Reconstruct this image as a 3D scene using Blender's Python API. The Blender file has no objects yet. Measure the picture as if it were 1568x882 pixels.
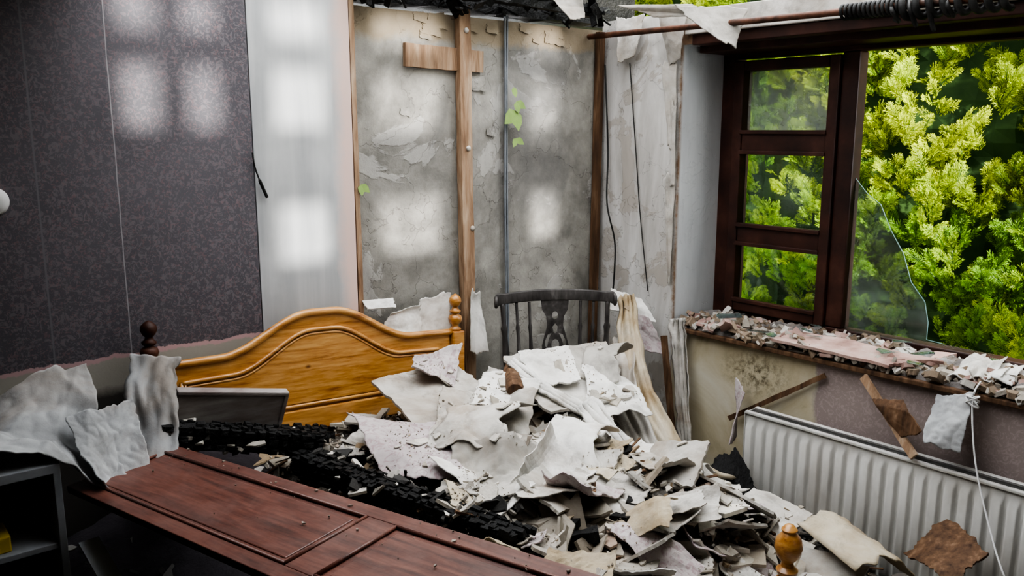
import bpy, bmesh, math, random
import numpy as np
from mathutils import Vector, Matrix, noise, Euler
from mathutils.bvhtree import BVHTree
random.seed(7)
scn=bpy.context.scene
COL=scn.collection
def V(*a): return Vector(a)
# ------------------------------------------------------------------ materials
def mk(name):
    m=bpy.data.materials.new(name); m.use_nodes=True
    nt=m.node_tree; b=nt.nodes['Principled BSDF']; return m,nt,b
def ramp(nt,fac,stops):
    r=nt.nodes.new('ShaderNodeValToRGB'); e=r.color_ramp.elements
    while len(e)<len(stops): e.new(.5)
    for i,(p,c) in enumerate(stops):
        e[i].position=p; e[i].color=(c[0],c[1],c[2],1)
    nt.links.new(fac,r.inputs[0]); return r.outputs[0]
def coords(nt,scale=(1,1,1),rot=(0,0,0)):
    t=nt.nodes.new('ShaderNodeTexCoord'); mp=nt.nodes.new('ShaderNodeMapping')
    mp.inputs['Scale'].default_value=scale; mp.inputs['Rotation'].default_value=rot
    nt.links.new(t.outputs['Object'],mp.inputs[0]); return mp.outputs[0]
def nz(nt,co,scale,detail=6,rough=.6,dist=0):
    n=nt.nodes.new('ShaderNodeTexNoise'); n.inputs['Scale'].default_value=scale
    n.inputs['Detail'].default_value=detail; n.inputs['Roughness'].default_value=rough
    n.inputs['Distortion'].default_value=dist
    nt.links.new(co,n.inputs['Vector']); return n.outputs['Fac']
def mix(nt,a,b,fac,mode='MIX'):
    m=nt.nodes.new('ShaderNodeMix'); m.data_type='RGBA'; m.blend_type=mode
    for s,v in ((m.inputs[6],a),(m.inputs[7],b)):
        if isinstance(v,tuple): s.default_value=(v[0],v[1],v[2],1)
        else: nt.links.new(v,s)
    if isinstance(fac,(int,float)): m.inputs[0].default_value=fac
    else: nt.links.new(fac,m.inputs[0])
    return m.outputs[2]
def bump(nt,b,h,st=.3,d=.01):
    n=nt.nodes.new('ShaderNodeBump'); n.inputs['Strength'].default_value=st; n.inputs['Distance'].default_value=d
    nt.links.new(h,n.inputs['Height']); nt.links.new(n.outputs[0],b.inputs['Normal'])
def math_n(nt,op,a,b=0.0):
    m=nt.nodes.new('ShaderNodeMath'); m.operation=op
    for i,v in enumerate((a,b)):
        if isinstance(v,(int,float)): m.inputs[i].default_value=v
        else: nt.links.new(v,m.inputs[i])
    return m.outputs[0]
def sepxyz(nt,co):
    s=nt.nodes.new('ShaderNodeSeparateXYZ'); nt.links.new(co,s.inputs[0]); return s.outputs
def maprange(nt,v,a,b,c=0,d=1):
    m=nt.nodes.new('ShaderNodeMapRange'); m.inputs[1].default_value=a; m.inputs[2].default_value=b
    m.inputs[3].default_value=c; m.inputs[4].default_value=d
    nt.links.new(v,m.inputs[0]); return m.outputs[0]
def mat_simple(name,stops,scale=6,rough=.85,bst=.3,bd=.005,bscale=40,stretch=(1,1,1),vcol=False,spec=.3,dist=0,detail=6,stain=0):
    m,nt,b=mk(name); co=coords(nt,stretch)
    c=ramp(nt,nz(nt,co,scale,detail,.6,dist),stops)
    if stain:
        c=mix(nt,c,(.26,.18,.11),math_n(nt,'MULTIPLY',ramp(nt,nz(nt,co,3.2,6,.65,.7),[(.48,(0,0,0)),(.66,(1,1,1))]),stain))
        c=mix(nt,c,(.10,.095,.085),math_n(nt,'MULTIPLY',ramp(nt,nz(nt,co,9,9,.72,.4),[(.5,(0,0,0)),(.68,(1,1,1))]),stain*.9))
    if vcol:
        a=nt.nodes.new('ShaderNodeAttribute'); a.attribute_name='Col'
        c=mix(nt,a.outputs['Color'],c,1.0,'MULTIPLY')
    nt.links.new(c,b.inputs['Base Color']); b.inputs['Roughness'].default_value=rough
    b.inputs['Specular IOR Level'].default_value=spec
    bump(nt,b,nz(nt,co,bscale,5,.65),bst,bd); return m
M={}
M['floor']=mat_simple('floor_dusty',[(.3,(.03,.028,.027)),(.7,(.09,.085,.08))],5)
M['rubble']=mat_simple('rubble_grey',[(.3,(.045,.04,.036)),(.5,(.16,.148,.13)),(.7,(.33,.31,.28))],14,.95,.9,.02,45)
M['shard']=mat_simple('plaster_shard',[(.25,(.5,.48,.44)),(.55,(.78,.76,.72)),(.8,(.95,.935,.91))],9,.9,.5,.006,60,vcol=True,stain=.35)
M['paper']=mat_simple('wallpaper_backing',[(.3,(.38,.36,.325)),(.5,(.52,.50,.46)),(.7,(.64,.62,.585))],5,.9,.4,.006,35,dist=.6,stain=.5)
M['white']=mat_simple('white_plasterboard',[(.3,(.54,.525,.49)),(.5,(.72,.71,.68)),(.7,(.83,.825,.80))],5,.85,.4,.006,35,dist=.4,stain=.4)
M['greyb']=mat_simple('grey_board',[(.3,(.28,.265,.24)),(.5,(.40,.385,.35)),(.72,(.52,.50,.465))],4,.9,.3,.005,30,dist=.5,stain=.45)
M['beige']=mat_simple('stained_paper',[(.28,(.24,.17,.095)),(.45,(.42,.35,.24)),(.6,(.53,.475,.375)),(.8,(.61,.575,.505))],4,.9,.35,.006,30,dist=.8,stain=.45)
M['cloth']=mat_simple('grey_lining',[(.3,(.24,.245,.25)),(.5,(.37,.38,.385)),(.7,(.50,.51,.515))],4,.85,.3,.006,30,stain=.4)
M['char']=mat_simple('charred_wood',[(.35,(.004,.004,.004)),(.65,(.013,.013,.013)),(.85,(.05,.047,.045))],18,.5,.9,.012,50)
M['lath']=mat_simple('raw_batten',[(.3,(.17,.10,.06)),(.5,(.34,.225,.145)),(.7,(.5,.385,.28))],5,.75,.3,.004,30,(6,6,.8),dist=.5,stain=.3)
M['darklath']=mat_simple('stained_batten',[(.3,(.05,.028,.018)),(.55,(.14,.08,.045)),(.75,(.25,.16,.1))],6,.75,.3,.004,30,(6,6,.8))
M['radiator']=mat_simple('radiator_enamel',[(.3,(.42,.41,.38)),(.5,(.6,.595,.57)),(.8,(.7,.695,.67))],3,.45,.1,.002,40,(1,1,.5),spec=.5,stain=.2)
M['winframe']=mat_simple('window_stain',[(.3,(.02,.007,.005)),(.55,(.055,.019,.012)),(.8,(.11,.045,.03))],6,.5,.2,.003,30,(1,1,1),spec=.45)
M['pipe']=mat_simple('rusty_pipe',[(.35,(.05,.028,.02)),(.6,(.17,.075,.045)),(.8,(.28,.17,.12))],12,.55,.4,.003,60)
M['black']=mat_simple('sooty_metal',[(.35,(.012,.012,.012)),(.7,(.05,.05,.048))],12,.5,.4,.003,60)
M['cable']=mat_simple('grey_cable',[(.3,(.12,.13,.145)),(.7,(.26,.28,.30))],10,.5,.1,.001,60)
M['chair']=mat_simple('sooty_chair_wood',[(.3,(.03,.027,.026)),(.55,(.075,.07,.067)),(.8,(.22,.21,.2))],8,.5,.3,.003,40,(3,3,1))
M['chipl']=mat_simple('pink_plaster',[(.3,(.27,.17,.145)),(.5,(.44,.3,.26)),(.75,(.56,.46,.42))],9,.95,.6,.006,60,vcol=True)
M['mortar']=mat_simple('sill_rubble',[(.3,(.1,.09,.085)),(.55,(.25,.235,.225)),(.8,(.45,.44,.43))],10,.95,.6,.01,60,stain=.5)
M['sheetdark']=mat_simple('dark_bedding',[(.3,(.012,.011,.013)),(.7,(.045,.04,.047))],5,.95,.5,.01,30)  # very dark cloth tone for the bedding
M['shelf']=mat_simple('shelf_chipboard',[(.3,(.2,.22,.24)),(.7,(.45,.47,.5))],4,.6,.1,.002,30)
M['shelfin']=mat_simple('inner_near_black',[(.3,(.01,.01,.012)),(.7,(.03,.03,.035))],4,.9)  # near-black on the bookcase back and the radiator fins
M['yellow']=mat_simple('yellow_packet',[(.3,(.5,.35,.02)),(.7,(.65,.5,.05))],4,.6,.1,.002,30)
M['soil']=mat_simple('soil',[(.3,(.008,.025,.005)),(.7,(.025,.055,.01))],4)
M['plug']=mat_simple('white_plastic',[(.3,(.6,.6,.6)),(.7,(.75,.75,.75))],4,.4,.05,.001)
M['drawer']=mat_simple('dusty_drawer',[(.3,(.17,.13,.12)),(.55,(.3,.27,.26)),(.8,(.45,.43,.42))],5,.6,.2,.003,50,(1,1,5))
def wood(name,stops,st,rough,coat,knots=0,dust=0):
    m,nt,b=mk(name); co=coords(nt,st)
    k=math_n(nt,'ADD',math_n(nt,'MULTIPLY',nz(nt,co,2.2,3,.5,1.2),.55),math_n(nt,'MULTIPLY',nz(nt,co,9,5,.7,.3),.45))
    c=ramp(nt,k,stops)
    if knots:
        co2=coords(nt,(1,1,1.6)); vo=nt.nodes.new('ShaderNodeTexVoronoi'); vo.inputs['Scale'].default_value=5.5; nt.links.new(co2,vo.inputs['Vector'])
        c=mix(nt,(.12,.035,.008),c,maprange(nt,vo.outputs['Distance'],.03,.09))
    if dust:
        d=ramp(nt,nz(nt,coords(nt),6,8,.75,.5),[(.42,(0,0,0)),(.7,(1,1,1))])
        c=mix(nt,c,(.3,.22,.2),math_n(nt,'MULTIPLY',d,dust))
    nt.links.new(c,b.inputs['Base Color']); b.inputs['Roughness'].default_value=rough
    b.inputs['Coat Weight'].default_value=coat; b.inputs['Coat Roughness'].default_value=.3
    bump(nt,b,k,.08,.001); return m
M['pine']=wood('varnished_pine',[(.36,(.27,.095,.018)),(.48,(.48,.225,.06)),(.62,(.62,.345,.12))],(1.3,6,13),.3,.5,1)
M['mahog']=wood('mahogany_veneer',[(.36,(.06,.017,.010)),(.5,(.13,.043,.028)),(.66,(.21,.082,.055))],(14,1.2,14),.5,.2,0,.25)
def wallpaper():
    m,nt,b=mk('floral_wallpaper'); co=coords(nt)
    big=nz(nt,co,1.6,3,.5)
    base=ramp(nt,big,[(.3,(.075,.072,.084)),(.7,(.13,.125,.14))])
    v=nz(nt,co,42,3,.7,2.0)
    pat=ramp(nt,v,[(.5,(0,0,0)),(.58,(1,1,1))])
    v2=nz(nt,co,75,2,.6,1.5)
    pat2=ramp(nt,v2,[(.56,(0,0,0)),(.62,(1,1,1))])
    c=mix(nt,base,(.205,.18,.195),math_n(nt,'MULTIPLY',pat,.6))
    c=mix(nt,c,(.28,.165,.17),math_n(nt,'MULTIPLY',pat2,.35))
    s=sepxyz(nt,co)
    wob=math_n(nt,'MULTIPLY',nz(nt,co,4,3,.5),.01)
    dx=math_n(nt,'ABSOLUTE',math_n(nt,'ADD',math_n(nt,'ADD',s[0],wob),2.235))
    c=mix(nt,(.32,.31,.32),c,maprange(nt,dx,.0008,.0025))
    dx=math_n(nt,'ABSOLUTE',math_n(nt,'ADD',s[0],2.47))
    c=mix(nt,(.17,.165,.18),c,maprange(nt,dx,.001,.004))
    e=math_n(nt,'ADD',s[2],math_n(nt,'MULTIPLY',nz(nt,co,9,6,.7),.06))
    c=mix(nt,(.5,.34,.34),c,maprange(nt,e,1.0,1.002))
    c=mix(nt,(.36,.34,.3),c,maprange(nt,e,.985,.99))
    c=mix(nt,(.06,.055,.05),c,maprange(nt,e,.86,.9))
    nt.links.new(c,b.inputs['Base Color']); b.inputs['Roughness'].default_value=.6
    bump(nt,b,v,.2,.002); return m
M['wallpaper']=wallpaper()
def bareboard():
    m,nt,b=mk('bare_plasterboard'); co=coords(nt); st=coords(nt,(7,1,.5))
    c=ramp(nt,nz(nt,st,1.6,5,.6,.3),[(.3,(.34,.35,.36)),(.5,(.44,.45,.455)),(.7,(.52,.53,.53))])
    c=mix(nt,c,(.6,.61,.61),ramp(nt,nz(nt,co,3,4,.6),[(.5,(0,0,0)),(.75,(.6,.6,.6))]))
    s=sepxyz(nt,co)
    x=math_n(nt,'ADD',s[0],math_n(nt,'MULTIPLY',nz(nt,co,6,6,.7),.1))
    c=mix(nt,c,(.66,.5,.45),maprange(nt,x,-1.42,-1.365))
    c=mix(nt,c,(.5,.4,.3),math_n(nt,'MULTIPLY',ramp(nt,nz(nt,co,40,3,.8),[(.68,(0,0,0)),(.75,(1,1,1))]),.4))
    nt.links.new(c,b.inputs['Base Color']); b.inputs['Roughness'].default_value=.45
    bump(nt,b,nz(nt,co,30,5,.6),.1,.003); return m
M['board']=bareboard()
def crackf(nt,co,scale,w):
    vo=nt.nodes.new('ShaderNodeTexVoronoi'); vo.feature='DISTANCE_TO_EDGE'; vo.inputs['Scale'].default_value=scale
    wv=nt.nodes.new('ShaderNodeVectorMath'); wv.operation='ADD'
    nn=nt.nodes.new('ShaderNodeTexNoise'); nn.inputs['Scale'].default_value=5; nn.inputs['Detail'].default_value=6
    nt.links.new(co,nn.inputs['Vector']); sc=nt.nodes.new('ShaderNodeVectorMath'); sc.operation='SCALE'; sc.inputs[3].default_value=.5
    nt.links.new(nn.outputs['Color'],sc.inputs[0]); nt.links.new(co,wv.inputs[0]); nt.links.new(sc.outputs[0],wv.inputs[1])
    nt.links.new(wv.outputs[0],vo.inputs['Vector'])
    return maprange(nt,vo.outputs['Distance'],.0,w)
def roughplaster():
    m,nt,b=mk('rough_render'); co=coords(nt)
    n1=nz(nt,co,1.9,8,.6,.6); n2=nz(nt,co,9,8,.7)
    c=ramp(nt,n1,[(.3,(.18,.174,.16)),(.44,(.275,.267,.246)),(.55,(.36,.35,.322)),(.7,(.455,.442,.408))])
    c2=ramp(nt,n2,[(.35,(.64,.635,.62)),(.65,(1.08,1.07,1.05))])
    c=mix(nt,c,c2,.85,'MULTIPLY')
    p=nz(nt,co,2.4,9,.58,.4)
    pm=ramp(nt,p,[(.575,(0,0,0)),(.59,(1,1,1))])
    c=mix(nt,c,(.5,.49,.465),math_n(nt,'MULTIPLY',pm,.45))
    d=ramp(nt,nz(nt,coords(nt,(1.5,1,.7)),1.3,7,.6,.8),[(.53,(0,0,0)),(.64,(1,1,1))])
    c=mix(nt,c,(.12,.12,.12),math_n(nt,'MULTIPLY',d,.5))
    crack=crackf(nt,co,2.6,.006)
    c=mix(nt,(.13,.12,.11),c,maprange(nt,crack,0,1,.5,1))
    s=sepxyz(nt,co)
    top_=math_n(nt,'ADD',s[2],math_n(nt,'MULTIPLY',nz(nt,co,6,6,.7),.12))
    c=mix(nt,c,(.33,.26,.17),math_n(nt,'MULTIPLY',maprange(nt,top_,2.1,2.13),.7))
    nt.links.new(c,b.inputs['Base Color']); b.inputs['Roughness'].default_value=.95
    h=math_n(nt,'ADD',math_n(nt,'ADD',n2,math_n(nt,'MULTIPLY',pm,.3)),math_n(nt,'MULTIPLY',crack,.3))
    bump(nt,b,h,.6,.012); return m
M['render']=roughplaster()
def peelwall():
    m,nt,b=mk('peeling_white_wall'); co=coords(nt); st=coords(nt,(3,3,.8))
    c=ramp(nt,nz(nt,st,2.2,7,.62,.5),[(.3,(.38,.365,.34)),(.45,(.51,.495,.47)),(.6,(.62,.61,.59)),(.75,(.72,.71,.69))])
    d=nz(nt,co,3.4,9,.62,.5)
    dm=ramp(nt,d,[(.55,(0,0,0)),(.565,(1,1,1))])
    c=mix(nt,c,(.38,.34,.29),math_n(nt,'MULTIPLY',dm,.6))
    crack=crackf(nt,co,3.5,.008); c=mix(nt,(.12,.1,.08),c,maprange(nt,crack,0,1,.6,1))
    s=sepxyz(nt,co)
    e=math_n(nt,'ADD',s[1],math_n(nt,'MULTIPLY',nz(nt,co,7,6,.7),.09))
    c=mix(nt,(.24,.155,.1),c,maprange(nt,e,-.405,-.385))
    x=maprange(nt,s[0],.004,.02)
    clean=ramp(nt,nz(nt,st,2.5,4,.6),[(.3,(.5,.52,.535)),(.7,(.64,.66,.67))])
    c=mix(nt,c,clean,x)
    nt.links.new(c,b.inputs['Base Color']); b.inputs['Roughness'].default_value=.85
    bump(nt,b,math_n(nt,'ADD',math_n(nt,'ADD',dm,crack),nz(nt,co,14,6,.6)),.4,.006); return m
M['peel']=peelwall()
def dampwall():
    m,nt,b=mk('damp_plaster'); co=coords(nt)
    c=ramp(nt,nz(nt,co,2.6,7,.62,.8),[(.3,(.32,.26,.155)),(.45,(.48,.425,.30)),(.6,(.57,.53,.42)),(.75,(.62,.6,.52))])
    s=sepxyz(nt,co)
    dy=math_n(nt,'MULTIPLY',math_n(nt,'ADD',s[1],.90),5.5); dz=math_n(nt,'MULTIPLY',math_n(nt,'SUBTRACT',s[2],.68),9)
    r=math_n(nt,'SQRT',math_n(nt,'ADD',math_n(nt,'MULTIPLY',dy,dy),math_n(nt,'MULTIPLY',dz,dz)))
    k=math_n(nt,'SUBTRACT',1.1,r); k=math_n(nt,'MULTIPLY',math_n(nt,'MAXIMUM',k,0),1.0)
    sp=ramp(nt,nz(nt,co,30,6,.8),[(.45,(0,0,0)),(.6,(1,1,1))])
    kk=math_n(nt,'MINIMUM',math_n(nt,'MULTIPLY',k,sp),1.0)
    c=mix(nt,c,(.07,.055,.025),kk)
    pat=ramp(nt,nz(nt,co,38,3,.7,2),[(.5,(.31,.255,.24)),(.6,(.38,.31,.30))])
    c=mix(nt,pat,c,maprange(nt,math_n(nt,'ADD',s[1],math_n(nt,'MULTIPLY',nz(nt,co,6,5,.6),.1)),-1.14,-1.12))
    nt.links.new(c,b.inputs['Base Color']); b.inputs['Roughness'].default_value=.85
    bump(nt,b,nz(nt,co,16,6,.6),.3,.005); return m
M['damp']=dampwall()
def flwp():
    m,nt,b=mk('pale_floral_paper'); co=coords(nt)
    c=ramp(nt,nz(nt,co,4,5,.6,.5),[(.3,(.38,.335,.335)),(.7,(.56,.52,.51))])
    p=ramp(nt,nz(nt,co,26,3,.7,1.8),[(.5,(0,0,0)),(.6,(1,1,1))])
    c=mix(nt,c,(.3,.2,.215),math_n(nt,'MULTIPLY',p,.6))
    nt.links.new(c,b.inputs['Base Color']); b.inputs['Roughness'].default_value=.85
    bump(nt,b,nz(nt,co,30,5,.6),.3,.005); return m
M['floral']=flwp()
def glassm(name,dirt,rough=.02):
    m,nt,b=mk(name); co=coords(nt)
    tr=nt.nodes.new('ShaderNodeBsdfTransparent'); tr.inputs[0].default_value=(.93,.97,.96,1)
    gl=nt.nodes.new('ShaderNodeBsdfGlossy'); gl.inputs['Roughness'].default_value=rough; gl.inputs[0].default_value=(.8,.9,.9,1)
    df=nt.nodes.new('ShaderNodeBsdfDiffuse'); df.inputs[0].default_value=(.5,.52,.52,1)
    fr=nt.nodes.new('ShaderNodeFresnel'); fr.inputs[0].default_value=1.45
    m1=nt.nodes.new('ShaderNodeMixShader'); nt.links.new(fr.outputs[0],m1.inputs[0]); nt.links.new(tr.outputs[0],m1.inputs[1]); nt.links.new(gl.outputs[0],m1.inputs[2])
    m2=nt.nodes.new('ShaderNodeMixShader'); d=maprange(nt,nz(nt,co,8,6,.6),.3,.75,dirt*.5,dirt*1.5); nt.links.new(d,m2.inputs[0])
    nt.links.new(m1.outputs[0],m2.inputs[1]); nt.links.new(df.outputs[0],m2.inputs[2])
    nt.links.new(m2.outputs[0],nt.nodes['Material Output'].inputs[0]); return m
M['glass']=glassm('window_glass',.015); M['dirtyglass']=glassm('dusty_glass',.35); M['shardglass']=glassm('broken_glass',.06,.08)
def leafm():
    m,nt,b=mk('conifer_leaf')
    a=nt.nodes.new('ShaderNodeAttribute'); a.attribute_name='Col'
    nt.links.new(a.outputs['Color'],b.inputs['Base Color']); b.inputs['Roughness'].default_value=.55
    b.inputs['Specular IOR Level'].default_value=.3
    t=nt.nodes.new('ShaderNodeBsdfTranslucent'); nt.links.new(a.outputs['Color'],t.inputs[0])
    mx=nt.nodes.new('ShaderNodeMixShader'); mx.inputs[0].default_value=.35
    nt.links.new(b.outputs[0],mx.inputs[1]); nt.links.new(t.outputs[0],mx.inputs[2]); nt.links.new(mx.outputs[0],nt.nodes['Material Output'].inputs[0])
    return m
M['leaf']=leafm()
# ------------------------------------------------------------------ geometry helpers
def obj(name,verts,faces,mat,smooth=False,parent=None,cols=None,mats=None,fm=None):
    me=bpy.data.meshes.new(name); me.from_pydata([tuple(v) for v in verts],[],faces); me.update()
    if mats:
        for k in mats: me.materials.append(M[k])
        for p,i in zip(me.polygons,fm): p.material_index=i
    else: me.materials.append(M[mat])
    if smooth:
        for p in me.polygons: p.use_smooth=True
    if cols is not None:
        a=me.color_attributes.new('Col','FLOAT_COLOR','POINT'); a.data.foreach_set('color',np.array(cols,dtype=np.float32).ravel())
    o=bpy.data.objects.new(name,me); COL.objects.link(o)
    if parent: o.parent=parent
    return o
def empty(name):
    o=bpy.data.objects.new(name,None); COL.objects.link(o); return o
def boxg(lo,hi,mat4=None):
    x0,y0,z0=lo; x1,y1,z1=hi
    vs=[V(x0,y0,z0),V(x1,y0,z0),V(x1,y1,z0),V(x0,y1,z0),V(x0,y0,z1),V(x1,y0,z1),V(x1,y1,z1),V(x0,y1,z1)]
    if mat4: vs=[mat4@v for v in vs]
    return vs,[(0,3,2,1),(4,5,6,7),(0,1,5,4),(1,2,6,5),(2,3,7,6),(3,0,4,7)]
def join(gs):
    vs=[];fs=[]
    for g in gs:
        o=len(vs); vs+=list(g[0]); fs+=[tuple(i+o for i in f) for f in g[1]]
    return vs,fs
def boxes(name,lst,mat,bev=0,parent=None,smooth=False):
    v,f=join([boxg(a,b) for a,b in lst]); o=obj(name,v,f,mat,smooth,parent)
    if bev:
        m=o.modifiers.new('bevel','BEVEL'); m.width=bev; m.segments=2; m.limit_method='ANGLE'
    return o
def beamg(a,b,w,h,up=V(0,0,1),seg=1,jit=0):
    a=V(*a);b=V(*b);d=(b-a); L=d.length; d.normalize()
    s=d.cross(up); 
    if s.length<.01: s=d.cross(V(0,1,0))
    s.normalize(); u=s.cross(d)
    vs=[];fs=[]
    for i in range(seg+1):
        c=a+d*(L*i/seg)
        for sx,sy in ((-1,-1),(1,-1),(1,1),(-1,1)):
            j=1+ (random.uniform(-jit,jit) if jit else 0)
            vs.append(c+s*(sx*w/2*j)+u*(sy*h/2*j))
    for i in range(seg):
        for k in range(4):
            fs.append((i*4+k,i*4+(k+1)%4,(i+1)*4+(k+1)%4,(i+1)*4+k))
    fs.append((3,2,1,0)); o=seg*4; fs.append((o,o+1,o+2,o+3)); return vs,fs
def lathe(prof,n=16,at=(0,0,0)):
    vs=[];fs=[]
    for r,z in prof:
        for k in range(n):
            a=2*math.pi*k/n; vs.append(V(at[0]+r*math.cos(a),at[1]+r*math.sin(a),at[2]+z))
    for i in range(len(prof)-1):
        for k in range(n): fs.append((i*n+k,i*n+(k+1)%n,(i+1)*n+(k+1)%n,(i+1)*n+k))
    fs.append(tuple(range(n))[::-1]); fs.append(tuple((len(prof)-1)*n+k for k in range(n)))
    return vs,fs
def tubeg(pts,r,n=8):
    pts=[V(*p) for p in pts]; vs=[];fs=[]; up=V(0,0,1); prev=None
    for i,p in enumerate(pts):
        d=(pts[min(i+1,len(pts)-1)]-pts[max(i-1,0)]).normalized()
        if prev is None:
            s=d.cross(up) if abs(d.z)<.95 else d.cross(V(0,1,0))
        else: s=prev-d*prev.dot(d)
        s.normalize(); prev=s; u=s.cross(d); rr=r[i] if isinstance(r,(list,tuple)) else r
        for k in range(n):
            a=2*math.pi*k/n; vs.append(p+s*math.cos(a)*rr+u*math.sin(a)*rr)
    for i in range(len(pts)-1):
        for k in range(n): fs.append((i*n+k,(i+1)*n+k,(i+1)*n+(k+1)%n,i*n+(k+1)%n))
    fs.append(tuple(range(n))); fs.append(tuple((len(pts)-1)*n+k for k in range(n))[::-1]); return vs,fs
def smoothpath(pts,n=8):
    pts=[V(*p) for p in pts]; out=[]
    for i in range(len(pts)-1):
        p0=pts[max(i-1,0)];p1=pts[i];p2=pts[i+1];p3=pts[min(i+2,len(pts)-1)]
        for k in range(n):
            t=k/n; out.append(.5*((2*p1)+(p2-p0)*t+(2*p0-5*p1+4*p2-p3)*t*t+(3*p1-p0-3*p2+p3)*t**3))
    out.append(pts[-1]); return out
def sheetg(P,seed,amp=.2,folds=6,rag=.07,curl=0.0,nx=40,ny=40,wav=.15):
    A,B,C_,D=[V(*p) for p in P]; nrm=(B-A).cross(D-A).normalized()
    if nrm.z<0: nrm=-nrm
    size=((B-A).length+(D-A).length)/2; rs=random.Random(seed*17+3)
    L=[]
    for i in range(folds):
        a=rs.uniform(0,math.pi); L.append((rs.uniform(.1,.9),rs.uniform(.1,.9),math.cos(a),math.sin(a),rs.choice((-1,1))*rs.uniform(.4,1)))
    vs=[];fs=[]; so=V(seed*7.31,seed*3.17,seed*1.93)
    def e1(t,k): return noise.noise(so+V(t*2.3,k,0))+.55*noise.noise(so+V(t*7,k+5,0))+.35*noise.noise(so+V(t*19,k+9,0))
    def hgt(u,v):
        wu=u+.05*noise.noise(so+V(u*3,v*3,1)); wv=v+.05*noise.noise(so+V(u*3,v*3,8))
        h=0
        for cx,cy,nx_,ny_,a in L:
            d=(wu-cx)*nx_+(wv-cy)*ny_; h+=a*(max(d,0) if int(cx*100)%2 else abs(d))
        return h
    m0=sum(hgt(a,b) for a in (.1,.5,.9) for b in (.1,.5,.9))/9
    gx=sum(hgt(.95,b)-hgt(.05,b) for b in (.1,.5,.9))/2.7; gy=sum(hgt(b,.95)-hgt(b,.05) for b in (.1,.5,.9))/2.7
    ca,cb=rs.choice(((1,0),(0,1),(.6,.3)))
    for j in range(ny+1):
        for i in range(nx+1):
            u=i/nx;v=j/ny; eu=2*u-1;ev=2*v-1
            uu=u+rag*(e1(v,11) if u>.5 else e1(v,31))*abs(eu)**2
            vv=v+rag*(e1(u,51) if v>.5 else e1(u,71))*abs(ev)**2
            p=A*(1-uu)*(1-vv)+B*uu*(1-vv)+C_*uu*vv+D*(1-uu)*vv
            h=hgt(uu,vv)-m0-gx*(uu-.5)-gy*(vv-.5)
            q=so+p*(2.5/max(size,.1))
            hh=amp*size*(h+wav*noise.noise(q)+wav*.6*abs(noise.noise(q*3+V(4,4,4))))
            cu_=curl*size*4*(ca*max(0,abs(eu)-.6)**2*(.5+noise.noise(so+V(0,0,3 if eu>0 else 9))*1.5)+cb*max(0,abs(ev)-.6)**2*(.5+1.5*noise.noise(so+V(2,0,3 if ev>0 else 9))))
            vs.append(p+nrm*(hh+cu_))
    for j in range(ny):
        for i in range(nx):
            a=j*(nx+1)+i; fs.append((a,a+1,a+nx+2,a+nx+1))
    return vs,fs
def sheet(name,P,seed,mat,thick=.003,smooth=True,parent=None,**k):
    v,f=sheetg(P,seed,**k); o=obj(name,v,f,mat,smooth,parent)
    m=o.modifiers.new('thick','SOLIDIFY'); m.thickness=thick; m.offset=0
    if thick>.006:
        e=o.modifiers.new('e','EDGE_SPLIT'); e.split_angle=.7
    return o
def sm(a,b,x):
    t=max(0,min(1,(x-a)/(b-a))); return t*t*(3-2*t)
def H(x,y):
    h=.14+.44*sm(-.35,-.98,x)
    h+=.17*math.exp(-((x+.72)**2/.10+(y+.40)**2/.05))
    h+=.34*math.exp(-((x+.18)**2/.05+(y+.25)**2/.07))
    h+=.07*math.exp(-((x+1.25)**2/.06+(y+.45)**2/.06))
    h-=.16*sm(-2.0,-2.3,x)
    h*=1-.55*sm(-1.35,-1.75,y)*sm(-1.7,-1.4,x)
    h*=1-.6*sm(-1.9,-2.2,y)
    h+=.05*noise.noise(V(x*3.1,y*3.1,2))+.03*noise.noise(V(x*8,y*8,5))
    return max(h,.02)
# ------------------------------------------------------------------ room shell
boxes('floor',[((-4.3,-4.3,-.1),(.0,.1,0))],'floor')
boxes('wall_back',[((-4.3,.042,0),(.42,.34,2.16))],'render')
boxes('wall_left',[((-4.4,-4.3,0),(-4.3,.04,2.3))],'wallpaper')
gs=[boxg((0,-.445,0),(.42,.04,2.2)),boxg((0,-4.3,2.06),(.42,-.445,2.2)),boxg((0,-4.3,.80),(.42,-2.3,2.06)),
    boxg((0,-4.3,0),(.42,-.445,.795))]
v,f=join(gs); obj('wall_right',v,f,None,mats=['peel','damp'],fm=[0]*18+[1]*6)
boxes('wall_lining_board',[((-1.78,0,.0),(-1.385,.015,2.2))],'board',.002)
boxes('wall_lining_papered',[((-4.3,0,.0),(-1.784,.02,2.2))],'wallpaper')
cols_=[(-2.06,-1.96),(-1.88,-1.79),(-1.62,-1.46),(-1.24,-1.00),(-.56,-.42)]  # rear openings shaped so the added spot throws patches on the back wall
rows_=[(1.37,1.55),(1.79,1.96),(2.06,2.16)]
bl=[]; xs=[-4.4]+[c for p in cols_ for c in p]+[.42]
for i in range(0,len(xs),2): bl.append(((xs[i],-4.4,0),(xs[i+1],-4.3,2.3)))
for ci,(a,b) in enumerate(cols_):
    rr=rows_ if ci>1 else rows_[1:]+[]
    zz=[0]+[c for p in rr for c in p]+[2.3]
    for i in range(0,len(zz),2): bl.append(((a,-4.4,zz[i]),(b,-4.3,zz[i+1])))
boxes('wall_rear',bl,'peel')
boxes('rear_sun_blocker',[((-4.4,-6.6,2.33),(.6,-4.4,2.4))],'greyb')  # unseen slab added to keep the sun out of the rear openings
boxes('ceiling',[((-4.4,-4.4,2.2),(-2.3,.04,2.28)),((-2.3,-4.4,2.2),(.42,-2.1,2.28)),((-2.3,-.02,2.22),(-1.38,.04,2.28))],'greyb')
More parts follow.
